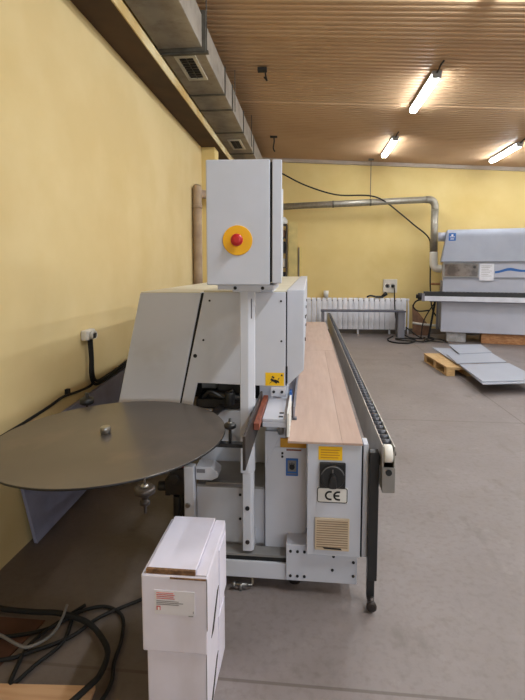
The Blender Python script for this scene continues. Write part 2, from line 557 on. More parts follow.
cb = MB().tube([(-1.0, 11.5, 4.0), (-0.67, 11.5, 3.86), (-0.1, 11.5, 3.57), (0.63, 11.45, 3.33), (1.35, 11.25, 3.27), (1.7, 11.25, 3.15), (2.1, 11.47, 2.9), (2.45, 11.52, 2.62), (2.80, 11.54, 2.32), (2.86, 11.55, 2.0), (2.885, 11.55, 1.1), (2.9, 11.3, 0.6), (3.1, 11.2, 0.35)], 0.017, 8)
tag(cb.build('hanging_cable', 'rubber'), 'black cable drooping across the back wall over the grey pipe', 'cable')

# ------------------------------------------------------------------ radiator, bench and what stands there
rt = thing('radiator', (1.2, 11.55, 0.08), 'long white sectional radiator along the back wall', 'radiator')
nsec = 19
x0r, x1r = -0.06, 2.33
wr = (x1r - x0r) / nsec
proto = None
for i in range(nsec):
    xa = x0r + i * wr
    if proto is None:
        s = MB()
        s.box(xa + 0.004, xa + wr - 0.004, 11.50, 11.62, 0.12, 0.80)
        s.prism([(11.50, 0.80), (11.62, 0.80), (11.62, 0.875), (11.54, 0.88), (11.51, 0.85)], 'x', xa + 0.012, xa + wr - 0.012)
        s.box(xa + 0.03, xa + wr - 0.03, 11.49, 11.502, 0.16, 0.76)
        proto = s.build('radiator_section', 'radi', rt)
    else:
        c = proto.copy()
        COL.objects.link(c)
        c.parent = rt
        c.location.x = i * wr
MB().box(x0r, x1r, 11.53, 11.6, 0.79, 0.83).box(x0r, x1r, 11.53, 11.6, 0.1, 0.15).build('header_pipe', 'bench', rt)
for xx in (0.55, 1.2, 1.95):
    MB().box(xx - 0.02, xx + 0.02, 11.53, 11.6, 0.0, 0.13).build('foot', 'radi', rt)
MB().cyl((2.33, 11.56, 0.84), (2.40, 11.56, 0.84), 0.03, 12).tube([(2.37, 11.56, 0.84), (2.39, 11.56, 0.6), (2.39, 11.56, 0.0)], 0.018, 8).build('valve', 'radi', rt)

bt = thing('bench', (1.2, 10.9, 0), 'low grey metal bench standing before the white radiator', 'bench')
B('bench_top', 'benchtop', bt, 0.28, 2.19, 10.82, 11.16, 0.60, 0.632, bevel=0.004)
for (xa, xb) in ((0.30, 0.36), (2.02, 2.17)):
    B('leg', 'bench', bt, xa, xb, 10.84, 10.90, 0.0, 0.60)
    B('leg', 'bench', bt, xa, xb, 11.08, 11.14, 0.0, 0.60)

cu = MB().lathe((0.42, 11.56, 0.878), (0, 0, 1), [(0, 0.055), (0.17, 0.062), (0.17, 0.055), (0.02, 0.05)], 20)
tag(cu.build('plastic_cup', 'labelw'), 'white plastic cup standing on the radiator', 'cup')
gd = MB().box(1.62, 1.80, 11.5, 11.6, 0.88, 0.925).tube([(1.62, 11.55, 0.91), (1.5, 11.55, 0.93), (1.42, 11.56, 0.895)], 0.02, 8).lathe((1.78, 11.55, 0.91), (0.5, 0, 0.4), [(0, 0.03), (0.12, 0.05), (0.14, 0.03)], 12)
gd.xf(Matrix.Translation((-0.02, 0, 0.004)))
tag(gd.build('heat_gun', 'black'), 'black hand tool lying on the radiator below the wall socket', 'tool')

so = thing('wall_socket', (1.97, 11.69, 1.0), 'white double socket plate on the back wall above the radiator', 'socket')
B('back_plate', 'socket', so, 1.80, 2.13, 11.665, 11.70, 1.0, 1.33, bevel=0.01)
for xx in (1.9, 2.03):
    MB().lathe((xx, 11.666, 1.165), (0, -1, 0), [(0, 0.05), (0.006, 0.05), (0.006, 0.04), (0.001, 0.036)], 18).build('socket_insert', 'greycable', so)
pg = MB().cyl((2.03, 11.664, 1.165), (2.03, 11.59, 1.165), 0.032, 14).tube([(2.03, 11.60, 1.165), (2.035, 11.48, 1.1), (2.035, 11.40, 0.72), (2.06, 11.30, 0.4), (2.15, 11.2, 0.14), (2.28, 11.0, 0.02), (2.5, 10.8, 0.015), (2.65, 10.95, 0.015)], 0.014, 8)
tag(pg.build('power_cable', 'rubber'), 'black power cable hanging from the back wall socket to the floor', 'cable')
c1 = MB().tube([(1.95, 11.1, 0.016), (1.76, 10.6, 0.016), (1.8, 10.2, 0.016), (2.1, 10.1, 0.016), (2.35, 10.5, 0.016), (2.26, 10.72, 0.016), (1.95, 10.7, 0.018), (2.1, 10.35, 0.03), (2.5, 10.3, 0.03), (2.8, 10.75, 0.02), (2.75, 11.1, 0.016)], 0.016, 8)
tag(c1.build('coiled_cable', 'rubber'), 'black cable lying in a loose coil on the floor beside the bench', 'cable')
c2 = MB().tube([(2.3, 11.35, 0.2), (2.42, 11.1, 0.1), (2.5, 10.8, 0.045), (2.62, 10.3, 0.045), (2.8, 10.15, 0.045), (2.95, 10.25, 0.03), (2.85, 10.5, 0.05), (2.6, 10.55, 0.05), (2.42, 10.15, 0.04)], 0.014, 8)
tag(c2.build('floor_cable', 'rubber'), 'black cable on the floor between the coil and the far grey machine', 'cable')
c3 = MB().tube([(2.46, 11.42, 0.30), (2.7, 11.38, 0.27), (3.0, 11.36, 0.25), (3.15, 11.3, 0.24)], 0.028, 10)
tag(c3.build('white_hose', 'capw'), 'pale hose from the radiator end to the far machine', 'hose')
tr = MB()
tr.add([(2.40, 11.46, 0.0), (2.74, 11.40, 0.0), (2.78, 11.40, 0.2), (2.41, 11.66, 0.72), (2.40, 11.49, 0.0), (2.74, 11.43, 0.0), (2.78, 11.43, 0.2), (2.41, 11.69, 0.72)],
       [(0, 1, 2, 3), (4, 7, 6, 5), (0, 4, 5, 1), (1, 5, 6, 2), (2, 6, 7, 3), (3, 7, 4, 0)])
tr.xf(Matrix.Translation((0.09, 0, 0)))
tag(tr.build('offcut_board', 'osb'), 'brown triangular board offcut leaning on the back wall beside the radiator', 'board')

# shelf beside the door, seen past the control box
sh = thing('storage_rack', (-0.60, 11.2, 0), 'narrow dark storage rack beside the yellow door, past the control box', 'rack')
for xx in (-0.84, -0.545):
    B('post', 'dsteel', sh, xx, xx + 0.03, 11.05, 11.45, 0, 2.62)
for zz in (1.25, 1.6, 1.95, 2.3, 2.6):
    B('shelf', 'dsteel', sh, -0.83, -0.525, 11.04, 11.46, zz, zz + 0.02)
for i, (zz, mm, nm, hh, lb, ct) in enumerate(((1.27, 'black', 'storage_bin', 0.24, 'black bin on the lowest visible shelf of the dark rack', 'bin'),
                          (1.62, 'socket', 'storage_bin', 0.2, 'pale bin on the middle shelf of the dark rack', 'bin'),
                          (1.97, 'black', 'storage_bin', 0.25, 'tall black bin on the upper shelf of the dark rack', 'bin'),
                          (2.32, 'osb', 'storage_bin', 0.16, 'brown bin on the shelf below the white sack', 'bin'))):
    tag(MB().box(-0.78, -0.56, 11.1, 11.4, zz, zz + hh).build(nm, mm, None, 0.01), lb, ct, 'bins on the dark rack')
bg = MB().lathe((-0.64, 11.2, 2.62), (0, 0, 1), [(0, 0.09), (0.03, 0.13), (0.1, 0.125), (0.16, 0.08), (0.18, 0.03)], 16)
tag(bg.build('white_sack', 'labelw'), 'white plastic sack on top of the dark rack', 'sack')

# ------------------------------------------------------------------ big grey machine at the back right
eb = thing('edge_banding_machine', (5.0, 10.9, 0.2), 'long pale grey edge banding machine against the back wall', 'machine')
MB().box(2.84, 8.2, 10.45, 11.3, 0.22, 0.90).build('lower_cabinet', 'hood2', eb, 0.015)
MB().box(2.80, 2.86, 10.60, 11.25, 0.30, 0.98).build('end_plate', 'shade', eb, 0.005)
MB().box(2.86, 8.2, 10.50, 11.3, 0.90, 1.42).build('machine_bed', 'hood2', eb, 0.01)
MB().prism([(10.44, 1.40), (11.3, 1.40), (11.3, 1.74), (10.44, 1.74)], 'x', 2.86, 8.2).build('upper_body', 'hood2', eb, 0.01)
hp = [(10.38, 1.725), (10.40, 1.745)]
pts = [(10.36, 1.73)]
for t in range(0, 7):
    a = math.radians(8 + t * 13.5)
    pts.append((10.62 - 0.18 * math.cos(a) + 0.0, 2.24 + 0.18 * math.sin(a)))
pts += [(11.25, 2.44), (11.3, 2.40), (11.3, 1.73)]
h = MB().prism(pts, 'x', 2.81, 8.2)
for v in h.v:
    if v.x < 2.9:
        v.x += 0.115 * (v.z - 1.73) / 0.7
hd = h.build('hood', 'hood', eb, 0.012)
MB().cyl((2.74, 10.75, 2.28), (2.93, 10.75, 2.28), 0.10, 18).build('hood_outlet', 'hood2', eb)
lg = B('maker_plate', 'blue', eb, 2.945, 3.085, 10.425, 10.432, 2.175, 2.335)
MB().box(2.965, 3.065, 10.421, 10.426, 2.25, 2.262).cyl((3.015, 10.426, 2.29), (3.015, 10.421, 2.29), 0.022, 14).box(2.98, 3.05, 10.421, 10.426, 2.205, 2.22).build('plate_print', 'labelw', lg)
# plate follows the hood front
for o in (lg, lg.children[0]):
    for v in o.data.vertices:
        zz = v.co.z + 0.2
        v.co.y += 0.0
wn = B('viewing_window', 'window', eb, 2.88, 3.53, 10.428, 10.446, 1.42, 1.69, bevel=0.008)
fr = MB()
fr.box(2.86, 3.55, 10.424, 10.44, 1.405, 1.425).box(2.86, 3.55, 10.424, 10.44, 1.68, 1.70).box(2.86, 2.885, 10.424, 10.44, 1.425, 1.68).box(3.53, 3.55, 10.424, 10.44, 1.425, 1.68)
fr.build('window_rim', 'shade', wn)
MB().lathe((3.47, 10.43, 1.62), (0, -1, 0), [(0, 0.035), (0.02, 0.03)], 14).build('window_knob', 'dsteel', wn)
nt_ = B('paper_notice', 'paper', eb, 3.57, 3.84, 10.432, 10.440, 1.34, 1.69)
tx = MB()
for i in range(7):
    tx.box(3.60, 3.60 + 0.2 - 0.03 * (i % 3), 10.4295, 10.4325, 1.64 - i * 0.035, 1.646 - i * 0.035)
tx.build('notice_text', 'greyprint', nt_)
wv = MB()
top, bot = [], []
for i in range(90):
    x = 3.86 + i * 0.048
    s = 0.055 * math.exp(-((x - 4.12) / 0.16) ** 2) + 0.018 * math.sin((x - 4.2) * 4.2)
    th = 0.012 + 0.016 * math.exp(-((x - 4.15) / 0.25) ** 2) + 0.008 * math.sin(x * 3) ** 2
    top.append((x, 1.525 + s + th))
    bot.append((x, 1.525 + s - th))
for i in range(89):
    a, b, c, d = bot[i], bot[i + 1], top[i + 1], top[i]
    wv.add([(p[0], yy, p[1]) for yy in (10.436, 10.441) for p in (a, b, c, d)], [(0, 1, 2, 3), (7, 6, 5, 4), (0, 4, 5, 1), (3, 2, 6, 7)])
wv.build('blue_wave_stripe', 'blue', eb)
rl = MB().box(2.48, 8.2, 10.22, 10.30, 0.90, 1.005).build('feed_rail', 'railw', eb, 0.006)
MB().box(2.44, 2.50, 10.215, 10.305, 0.89, 1.06).build('rail_end', 'bench', rl)
MB().box(2.47, 8.2, 10.225, 10.50, 1.005, 1.095).build('feed_belt', 'black', rl)
pd = MB()
for i in range(70):
    pd.box(2.52 + i * 0.08, 2.57 + i * 0.08, 10.235, 10.34, 1.095, 1.101)
pd.build('belt_pads', 'roller', rl)
MB().box(2.6, 8.2, 10.30, 10.45, 0.88, 0.96).build('rail_bracket', 'bench', rl)
MB().cyl((2.36, 10.32, 0.99), (2.44, 10.32, 0.99), 0.075, 18).cyl((2.32, 10.32, 0.99), (2.36, 10.32, 0.99), 0.045, 14).build('end_pulley', 'black', rl)
MB().box(2.90, 3.06, 10.6, 11.2, 1.06, 1.16).box(2.82, 2.9, 10.7, 11.2, 1.0, 1.32).build('infeed_block', 'shade', eb, 0.008)
MB().cyl((2.62, 11.0, 1.24), (2.86, 11.0, 1.24), 0.028, 12).build('tape_arm', 'timber', eb)
MB().tube([(2.5, 10.4, 0.92), (2.33, 10.4, 0.88), (2.27, 10.42, 0.75), (2.38, 10.44, 0.66), (2.6, 10.45, 0.68)], 0.016, 8).build('cable_loop', 'rubber', eb)
for xa, xb in ((2.72, 2.60), (2.74, 2.44)):
    MB().tube([(xa, 10.55, 0.9), (xb + 0.06, 10.6, 0.45), (xb, 10.62, 0.03)], 0.022 if xb > 2.5 else 0.012, 8).build('hose', 'rubber', eb)
MB().box(2.76, 2.84, 10.9, 11.2, 0.22, 0.98).build('end_leg', 'bench', eb)
ang = math.radians(-13.5)
PV = Vector((2.83, 10.42, 0))
RM = Matrix.Translation(PV) @ Matrix.Rotation(ang, 4, 'Z') @ Matrix.Translation(-PV)
eb.location = RM @ eb.location
eb.rotation_euler.z = ang
for nm, mm, d, lb in (('concrete_block', 'concrete', (2.97, 3.36, 10.55, 10.92, 0, 0.219), 'grey concrete block propping up the left end of the far machine'),
                      ('timber_block', 'timber', (3.66, 4.54, 10.52, 10.82, 0, 0.219), 'long brown timber block under the far machine beside the concrete block'),
                      ('timber_block', 'timber', (6.6, 7.4, 10.55, 10.85, 0, 0.219), 'brown timber block under the far end of the grey machine')):
    tag(MB().box(*d).xf(RM).build(nm, mm, None, 0.01), lb, 'block')

# ------------------------------------------------------------------ pallet with grey boards
pa = thing('pallet', (2.35, 7.65, 0), 'low wooden pallet carrying the grey boards on the floor', 'pallet')
PM = Matrix.Translation((2.045, 7.10, 0)) @ Matrix.Rotation(math.radians(3), 4, 'Z')
for (a, b) in ((0.0, 0.14), (0.143, 0.283), (0.30, 0.42), (0.58, 0.72)):
    MB().box(a, b, 0, 1.15, 0.115, 0.135).xf(PM).build('deck_board', 'pallet', pa)
for yy in (0.0, 0.50, 1.0):
    MB().box(0, 0.72, yy, yy + 0.12, 0.095, 0.115).xf(PM).build('cross_board', 'pallet', pa)
    for xx in (0.0, 0.3, 0.6):
        MB().box(xx, xx + 0.12, yy, yy + 0.12, 0.02, 0.095).xf(PM).build('pallet_block', 'pallet', pa)
for xx in (0.0, 0.3, 0.6):
    MB().box(xx, xx + 0.12, 0, 1.12, 0.0, 0.02).xf(PM).build('bottom_board', 'pallet', pa)


def slab(name, quad, z0, z1, label, grp, m='sheet', tilt=0.0, ref=0.0):
    q = MB()
    q.add([(x, y, z0 + tilt * (y - ref)) for x, y in quad] + [(x, y, z1 + tilt * (y - ref)) for x, y in quad],
          [(3, 2, 1, 0), (4, 5, 6, 7), (0, 1, 5, 4), (1, 2, 6, 5), (2, 3, 7, 6), (3, 0, 4, 7)])
    o = q.build(name, m, None, 0.002)
    return tag(o, label, 'board', grp)


G = 'grey boards on the pallet'
slab('grey_board', [(2.24, 7.40), (3.02, 7.56), (2.98, 8.55), (2.24, 8.68)], 0.150, 0.1645, 'grey board lying flat at the back of the pallet, under the small one', G)
slab('grey_board', [(2.22, 7.20), (3.00, 7.38), (3.06, 8.12), (2.28, 7.94)], 0.165, 0.182, 'middle grey board of the row on the pallet', G)
slab('grey_board', [(2.48, 7.93), (3.06, 8.12), (3.17, 8.95), (2.56, 8.83)], 0.183, 0.197, 'small grey board on top at the back of the stack', G)
slab('grey_board', [(2.19, 6.05), (3.00, 6.22), (3.03, 7.36), (2.26, 7.18)], 0.1355, 0.1485, 'lower of the two front grey boards hanging over the pallet end', G)
slab('grey_board', [(2.21, 6.12), (3.01, 6.29), (3.03, 7.37), (2.25, 7.19)], 0.150, 0.1645, 'upper large grey board at the front, nearest the viewer on the pallet', G)

# ------------------------------------------------------------------ left wall: socket, wiring, leaning panel, pipe
ws = thing('wall_outlet', (XL, 3.34, 1.11), 'grey outlet box on the left wall above the disc table', 'outlet')
MB().box(XL, XL + 0.05, 3.18, 3.32, 1.08, 1.155).build('outlet_box', 'socket', ws, 0.012)
MB().lathe((XL + 0.05, 3.25, 1.115), (1, -0.2, 0.1), [(0, 0.032), (0.03, 0.03), (0.03, 0.022), (0.01, 0.018)], 16).build('outlet_ring', 'socket', ws)
MB().box(XL + 0.078, XL + 0.083, 3.22, 3.27, 1.095, 1.13).build('outlet_hole', 'dust', ws)
wc = MB()
wc.tube([(XL + 0.03, 3.31, 1.085), (XL + 0.03, 3.325, 0.95), (XL + 0.03, 3.32, 0.82), (XL + 0.03, 3.38, 0.735), (XL + 0.03, 3.55, 0.725), (XL + 0.02, 3.97, 0.74), (XL + 0.02, 4.6, 0.80)], 0.012, 8)
wc.tube([(XL + 0.040, 3.325, 1.085), (XL + 0.040, 3.335, 0.95), (XL + 0.042, 3.335, 0.82), (XL + 0.040, 3.40, 0.755), (XL + 0.04, 3.6, 0.755), (XL + 0.02, 3.97, 0.77), (XL + 0.02, 4.6, 0.83)], 0.011, 8)
wc.xf(Matrix.Translation((0, -0.06, 0)))
tag(wc.build('wall_cable', 'rubber'), 'pair of dark cables dropping from the left wall outlet and running behind the machine', 'cable')
wd = MB().tube([(XL + 0.012, 3.34, 0.78), (XL + 0.012, 3.30, 0.73), (XL + 0.012, 3.1, 0.735), (XL + 0.012, 2.9, 0.752), (XL + 0.012, 2.7, 0.735), (XL + 0.012, 2.3, 0.715), (XL + 0.012, 1.6, 0.70)], 0.009, 8)
wd.box(XL, XL + 0.025, 2.94, 2.97, 0.755, 0.79)
tag(wd.build('clipped_cable', 'rubber'), 'brown black cable clipped along the left wall towards the front', 'cable')
lp = MB()
vv = [(-1.562, 2.47, 0.0), (-1.594, 2.34, 0.62), (-1.592, 5.2, 0.80), (-1.55, 5.4, 0.13)]
lp.add(vv + [(x - 0.02, y, z + 0.002) for x, y, z in vv], [(0, 1, 2, 3), (4, 7, 6, 5), (0, 4, 5, 1), (1, 5, 6, 2), (2, 6, 7, 3), (3, 7, 4, 0)])
tag(lp.build('leaning_panel', 'bluepanel'), 'blue grey panel leaning against the left wall behind the disc', 'panel')
bp_ = MB().tube([(-1.55, 6.5, 0.0), (-1.55, 6.5, 2.50), (-1.55, 6.53, 2.60), (-1.53, 6.62, 2.64), (-1.46, 6.82, 2.65), (-1.38, 6.93, 2.65), (-1.24, 6.98, 2.64)], 0.062, 14)
bp_.lathe((-1.55, 6.5, 2.42), (0, 0, 1), [(0, 0.069), (0.05, 0.069)], 14)
tag(bp_.build('drain_pipe', 'brownpipe'), 'dusty brown vertical pipe with an elbow in the corner beside the yellow pillar', 'pipe')

# ------------------------------------------------------------------ cartons
def carton(zb, zt, x0, x1, y0, y1, label, has_label):
    t = thing('carton', ((x0 + x1) / 2, (y0 + y1) / 2, zb), label, 'box', 'white cartons on the floor')
    b = MB().box(x0, x1, y0, y1, zb, zt)
    b.build('carton_body', 'carton', t, 0.006)
    # side flap seam and hand slot on the right side
    MB().add([(x1 + 0.0015, y0 + 0.06, zb + 0.015), (x1 + 0.0015, y0 + 0.10, zb + 0.015), (x1 + 0.0015, y0 + 0.20, zb + 0.115), (x1 + 0.0015, y0 + 0.17, zb + 0.115),
              (x1 - 0.001, y0 + 0.06, zb + 0.015), (x1 - 0.001, y0 + 0.10, zb + 0.015), (x1 - 0.001, y0 + 0.20, zb + 0.115), (x1 - 0.001, y0 + 0.17, zb + 0.115)],
             [(0, 1, 2, 3), (7, 6, 5, 4), (0, 4, 5, 1), (1, 5, 6, 2), (2, 6, 7, 3), (3, 7, 4, 0)]).build('hand_slot', 'dust', t)
    B('side_flap', 'carton', t, x1 - 0.001, x1 + 0.004, y0 + 0.205, y1 - 0.02, zb + 0.02, zt - 0.03)
    B('corner_edge', 'greyprint', t, x1 - 0.0015, x1 + 0.0008, y0 - 0.0008, y0 + 0.0015, zb + 0.09, zt - 0.004)
    return t


ca = carton(0.0, 0.279, -0.552, -0.34, 1.485, 1.83, 'lower white carton standing on the floor under the labelled one', False)
cA = carton(0.28, 0.56, -0.562, -0.333, 1.47, 1.83, 'upper white carton with the red printed label, stacked before the machine', True)
fl = MB().box(-0.545, -0.375, 1.485, 1.825, 0.563, 0.575)
fp = fl.build('top_flap', 'carton', cA, 0.002)
MB().box(-0.545, -0.375, 1.475, 1.486, 0.562, 0.577).build('torn_edge', 'kraft', fp)
B('side_top_flap', 'carton', cA, -0.372, -0.335, 1.475, 1.825, 0.560, 0.566)
B('torn_edge', 'kraft', cA, -0.46, -0.336, 1.4675, 1.471, 0.551, 0.556)
lb = B('shipping_label', 'cartonlabel', cA, -0.515, -0.375, 1.4675, 1.4705, 0.422, 0.508)
tx = MB()
for i in range(4):
    tx.box(-0.508, -0.448 + 0.004 * (i % 2), 1.4655, 1.468, 0.499 - i * 0.0065, 0.5007 - i * 0.0065)
tx.box(-0.508, -0.494, 1.4655, 1.468, 0.438, 0.452)
tx.build('red_print', 'redprint', lb)
tx = MB()
for i in range(3):
    tx.box(-0.508, -0.43 + 0.015 * (i % 2), 1.4655, 1.468, 0.470 - i * 0.006, 0.4713 - i * 0.006)
tx.box(-0.397, -0.38, 1.4655, 1.468, 0.421, 0.423).box(-0.381, -0.379, 1.4655, 1.468, 0.432, 0.44)
tx.build('grey_print', 'greyprint', lb)
MB().box(-0.503, -0.497, 1.4645, 1.4655, 0.439, 0.449).build('print_mark', 'labelw', lb)

# ------------------------------------------------------------------ cables and boards on the floor, lower left
def cable(name, pts, r, m, label):
    tag(MB().tube(pts, r, 10).build(name, m), label, 'cable', 'cables on the floor at lower left')


cable('thick_cable', [(-1.60, 1.97, .02), (-1.41, 1.93, .02), (-1.25, 1.92, .024), (-1.118, 1.916, .03), (-0.98, 1.88, .03), (-0.89, 1.82, .03), (-0.81, 1.73, .03), (-0.79, 1.62, .035), (-0.81, 1.55, .04), (-0.86, 1.45, .04)], 0.012, 'rubber', 'thickest black cable curving over the floor and the pale board')
cable('floor_cable', [(-1.55, 1.75, .012), (-1.315, 1.779, .012), (-1.14, 1.84, .012), (-1.04, 1.955, .014), (-0.94, 2.0, .012), (-0.84, 1.95, .012), (-0.79, 1.83, .012), (-0.77, 1.70, .012), (-0.74, 1.58, .014), (-0.78, 1.40, .014)], 0.008, 'rubber', 'thin black cable making the outer loop on the floor near the cartons')
cable('floor_cable', [(-1.5, 1.62, .012), (-1.237, 1.666, .012), (-1.139, 1.716, .012), (-1.014, 1.808, .012), (-0.936, 1.933, .013), (-0.794, 2.058, .012), (-0.70, 2.14, .012), (-0.55, 2.2, .012)], 0.008, 'rubber', 'thin black cable running from the left towards the machine foot')
cable('grey_cable', [(-1.5, 1.84, .016), (-1.304, 1.763, .036), (-1.195, 1.721, .036), (-1.139, 1.716, .036), (-1.085, 1.78, .036), (-1.08, 1.86, .045), (-1.09, 1.93, .062)], 0.0065, 'greycable', 'light grey cable lying among the black ones')
cable('floor_cable', [(-1.04, 2.0, .012), (-1.10, 1.9, .012), (-1.16, 1.76, .014), (-1.15, 1.65, .012), (-1.12, 1.56, .012), (-1.08, 1.66, .012), (-1.03, 1.78, .012), (-1.06, 1.92, .012)], 0.008, 'rubber', 'thinnest black cable in a narrow loop under the grey cable')
pb = MB().add([(-1.5, 1.02, 0.0), (-0.745, 1.12, 0.0), (-0.795, 1.585, 0.0), (-1.5, 1.535, 0.0), (-1.5, 1.02, 0.018), (-0.745, 1.12, 0.018), (-0.795, 1.585, 0.018), (-1.5, 1.535, 0.018)],
              [(3, 2, 1, 0), (4, 5, 6, 7), (0, 1, 5, 4), (1, 2, 6, 5), (2, 3, 7, 6), (3, 0, 4, 7)])
tag(pb.build('plywood_board', 'pine'), 'pale plywood board lying on the floor at the lower left', 'board')
rb = MB().add([(-1.58, 1.60, 0), (-1.235, 1.60, 0), (-1.18, 1.90, 0), (-1.58, 1.90, 0), (-1.58, 1.60, .004), (-1.235, 1.60, .004), (-1.18, 1.90, .004), (-1.58, 1.90, .004)],
              [(3, 2, 1, 0), (4, 5, 6, 7), (0, 1, 5, 4), (1, 2, 6, 5), (2, 3, 7, 6), (3, 0, 4, 7)])
tag(rb.build('red_board', 'redboard'), 'reddish brown board lying on the floor under the cables by the left wall', 'board')

# ------------------------------------------------------------------ the machine in front
mc = thing('panel_machine', (-0.3, 4.5, 0.0), 'big off-white woodworking machine with round disc table, control box and roller rail', 'machine')
YC = 2.55
YE = 6.95
# cover on the left, cut on the slant
MB().prism([(-0.94, 1.462), (-0.592, 1.464), (-0.735, 0.78), (-1.095, 0.78)], 'y', YC, 4.9).build('left_cover', 'white', mc, 0.006)
MB().prism([(-0.592, 1.462), (-0.578, 1.462), (-0.722, 0.80), (-0.735, 0.80)], 'y', YC + 0.008, YC + 0.02).build('cover_seam', 'gap', mc)
MB().prism([(-0.576, 1.466), (-0.124, 1.470), (-0.124, 0.945), (-0.62, 0.955), (-0.655, 0.80), (-0.722, 0.80)], 'y', YC, YC + 0.02).build('front_cover', 'white', mc, 0.004)
MB().prism([(-0.584, 1.455), (-0.124, 1.455), (-0.124, 0.97), (-0.69, 0.97)], 'y', YC + 0.02, YE).build('upper_body', 'white', mc, 0.004)
B('top_plate', 'cream', mc, -0.578, -0.124, YC + 0.004, YE, 1.466, 1.476)
MB().prism([(-0.936, 1.462), (-0.60, 1.462), (-0.60, 1.467), (-0.936, 1.467)], 'y', YC + 0.004, 4.9).build('top_edge', 'cream', mc)
for (x, z, r) in ((-0.545, 1.42, 0.006), (-0.582, 1.20, 0.006), (-0.63, 1.11, 0.011), (-0.15, 1.42, 0.006), (-0.147, 1.20, 0.006)):
    MB().cyl((x, YC, z), (x, YC - 0.003, z), r, 12).build('screw', 'print', mc)
# the pressure beam cover, stepped to the right
pb = MB().prism([(-0.118, 1.482), (-0.024, 1.482), (-0.024, 1.04), (-0.108, 0.955), (-0.118, 0.955)], 'y', YC + 0.005, YE).build('beam_cover', 'white2', mc, 0.005)
B('beam_seam', 'gap', mc, -0.124, -0.118, YC + 0.012, YC + 0.03, 0.95, 1.47)
B('hinge', 'gap', pb, -0.121, -0.113, YC - 0.002, YC + 0.01, 0.965, 1.06, off=OFF[mc.name])
for yy in (3.1, 3.9, 4.7):
    MB().cyl((-0.024, yy, 1.13), (-0.018, yy, 1.13), 0.012, 10).cyl((-0.024, yy, 1.28), (-0.018, yy, 1.28), 0.012, 10).build('screw', 'print', pb)
# yellow warning sticker with a hand pictogram
st = B('warning_sticker', 'yellow', mc, -0.235, -0.132, YC - 0.002, YC + 0.0005, 0.951, 1.024)
hpix = MB()
yy0, yy1 = YC - 0.0035, YC - 0.0018


def pline(mb, a, b, w, y0=yy0, y1=yy1):
    a, b = Vector((a[0], 0, a[1])), Vector((b[0], 0, b[1]))
    d = (b - a).normalized()
    n = Vector((-d.z, 0, d.x)) * w / 2
    q = [a + n, b + n, b - n, a - n]
    mb.add([(p.x, yy, p.z) for yy in (y0, y1) for p in q], [(0, 1, 2, 3), (7, 6, 5, 4), (0, 4, 5, 1), (1, 5, 6, 2), (2, 6, 7, 3), (3, 7, 4, 0)])


pline(hpix, (-0.205, 0.988), (-0.170, 0.968), 0.012)
pline(hpix, (-0.185, 0.984), (-0.160, 0.976), 0.006)
pline(hpix, (-0.182, 0.979), (-0.158, 0.969), 0.006)
pline(hpix, (-0.198, 1.004), (-0.187, 0.994), 0.009)
pline(hpix, (-0.212, 0.964), (-0.198, 0.976), 0.003)
pline(hpix, (-0.165, 0.986), (-0.158, 0.996), 0.004)
hpix.build('hand_pictogram', 'print', st)
tri = MB()
tri.add([(-0.151, yy, 1.006) for yy in (yy0, yy1)] + [(-0.138, yy, 1.006) for yy in (yy0, yy1)] + [(-0.1445, yy, 1.018) for yy in (yy0, yy1)], [(0, 2, 4), (5, 3, 1), (0, 1, 3, 2), (2, 3, 5, 4), (4, 5, 1, 0)])
tri.build('warning_triangle', 'print', st)
# small bolted bracket under the cover
bk = B('bolted_bracket', 'white', mc, -0.205, -0.120, YC - 0.02, YC + 0.05, 0.895, 0.945, bevel=0.004)
for x in (-0.187, -0.142):
    MB().cyl((x, YC - 0.02, 0.922), (x, YC - 0.026, 0.922), 0.008, 12).build('bolt', 'print', bk)
# dark opening with the works inside
B('opening_back', 'gap', mc, -0.72, -0.30, 2.85, 2.87, 0.792, 0.968)
w = MB()
w.box(-0.52, -0.33, 2.62, 2.84, 0.87, 0.955).box(-0.64, -0.36, 2.60, 2.80, 0.80, 0.85).cyl((-0.56, 2.60, 0.885), (-0.34, 2.60, 0.855), 0.022, 12).cyl((-0.44, 2.58, 0.83), (-0.44, 2.58, 0.90), 0.03, 14).tube([(-0.6, 2.6, .86), (-0.55, 2.58, .90), (-0.48, 2.58, .87), (-0.42, 2.57, .915)], 0.012, 8)
w.build('glue_unit', 'black', mc, 0.004)
B('motor_block', 'shade', mc, -0.635, -0.545, 2.72, 2.84, 0.88, 0.955, bevel=0.006)
# lower body
B('rear_body', 'white', mc, -0.62, -0.225, 2.62, YE, 0.16, 0.79, bevel=0.004)
B('lower_cabinet', 'white', mc, -0.575, -0.216, 2.32, 2.62, 0.11, 0.468, bevel=0.005)
B('cabinet_ledge', 'shade', mc, -0.57, -0.22, 2.31, 2.61, 0.469, 0.482)
B('slide_rail', 'steel', mc, -0.52, -0.28, 2.29, 2.32, 0.484, 0.505, bevel=0.003)
for (x, z) in ((-0.345, 0.43), (-0.345, 0.30)):
    MB().cyl((x, 2.32, z), (x, 2.316, z), 0.007, 10).build('screw', 'print', mc)
up = B('upright', 'white', mc, -0.632, -0.577, 2.28, 2.33, 0.165, 0.585, bevel=0.006)
MB().lathe((-0.612, 2.28, 0.38), (0, -1, 0), [(0, 0.014), (0.008, 0.012)], 14).build('bolt', 'steel', up)
MB().prism([(-0.572, 0.512), (-0.49, 0.512), (-0.455, 0.53), (-0.455, 0.555), (-0.49, 0.583), (-0.572, 0.583)], 'y', 2.29, 2.39).build('switch_box', 'white', mc, 0.005)
B('switch_window', 'bench', mc, -0.565, -0.522, 2.287, 2.291, 0.553, 0.572)
MB().prism([(-0.42, 0.785), (-0.235, 0.785), (-0.235, 0.49), (-0.27, 0.49), (-0.56, 0.785)], 'y', 2.595, 2.615).build('gusset_plate', 'white2', mc, 0.003)
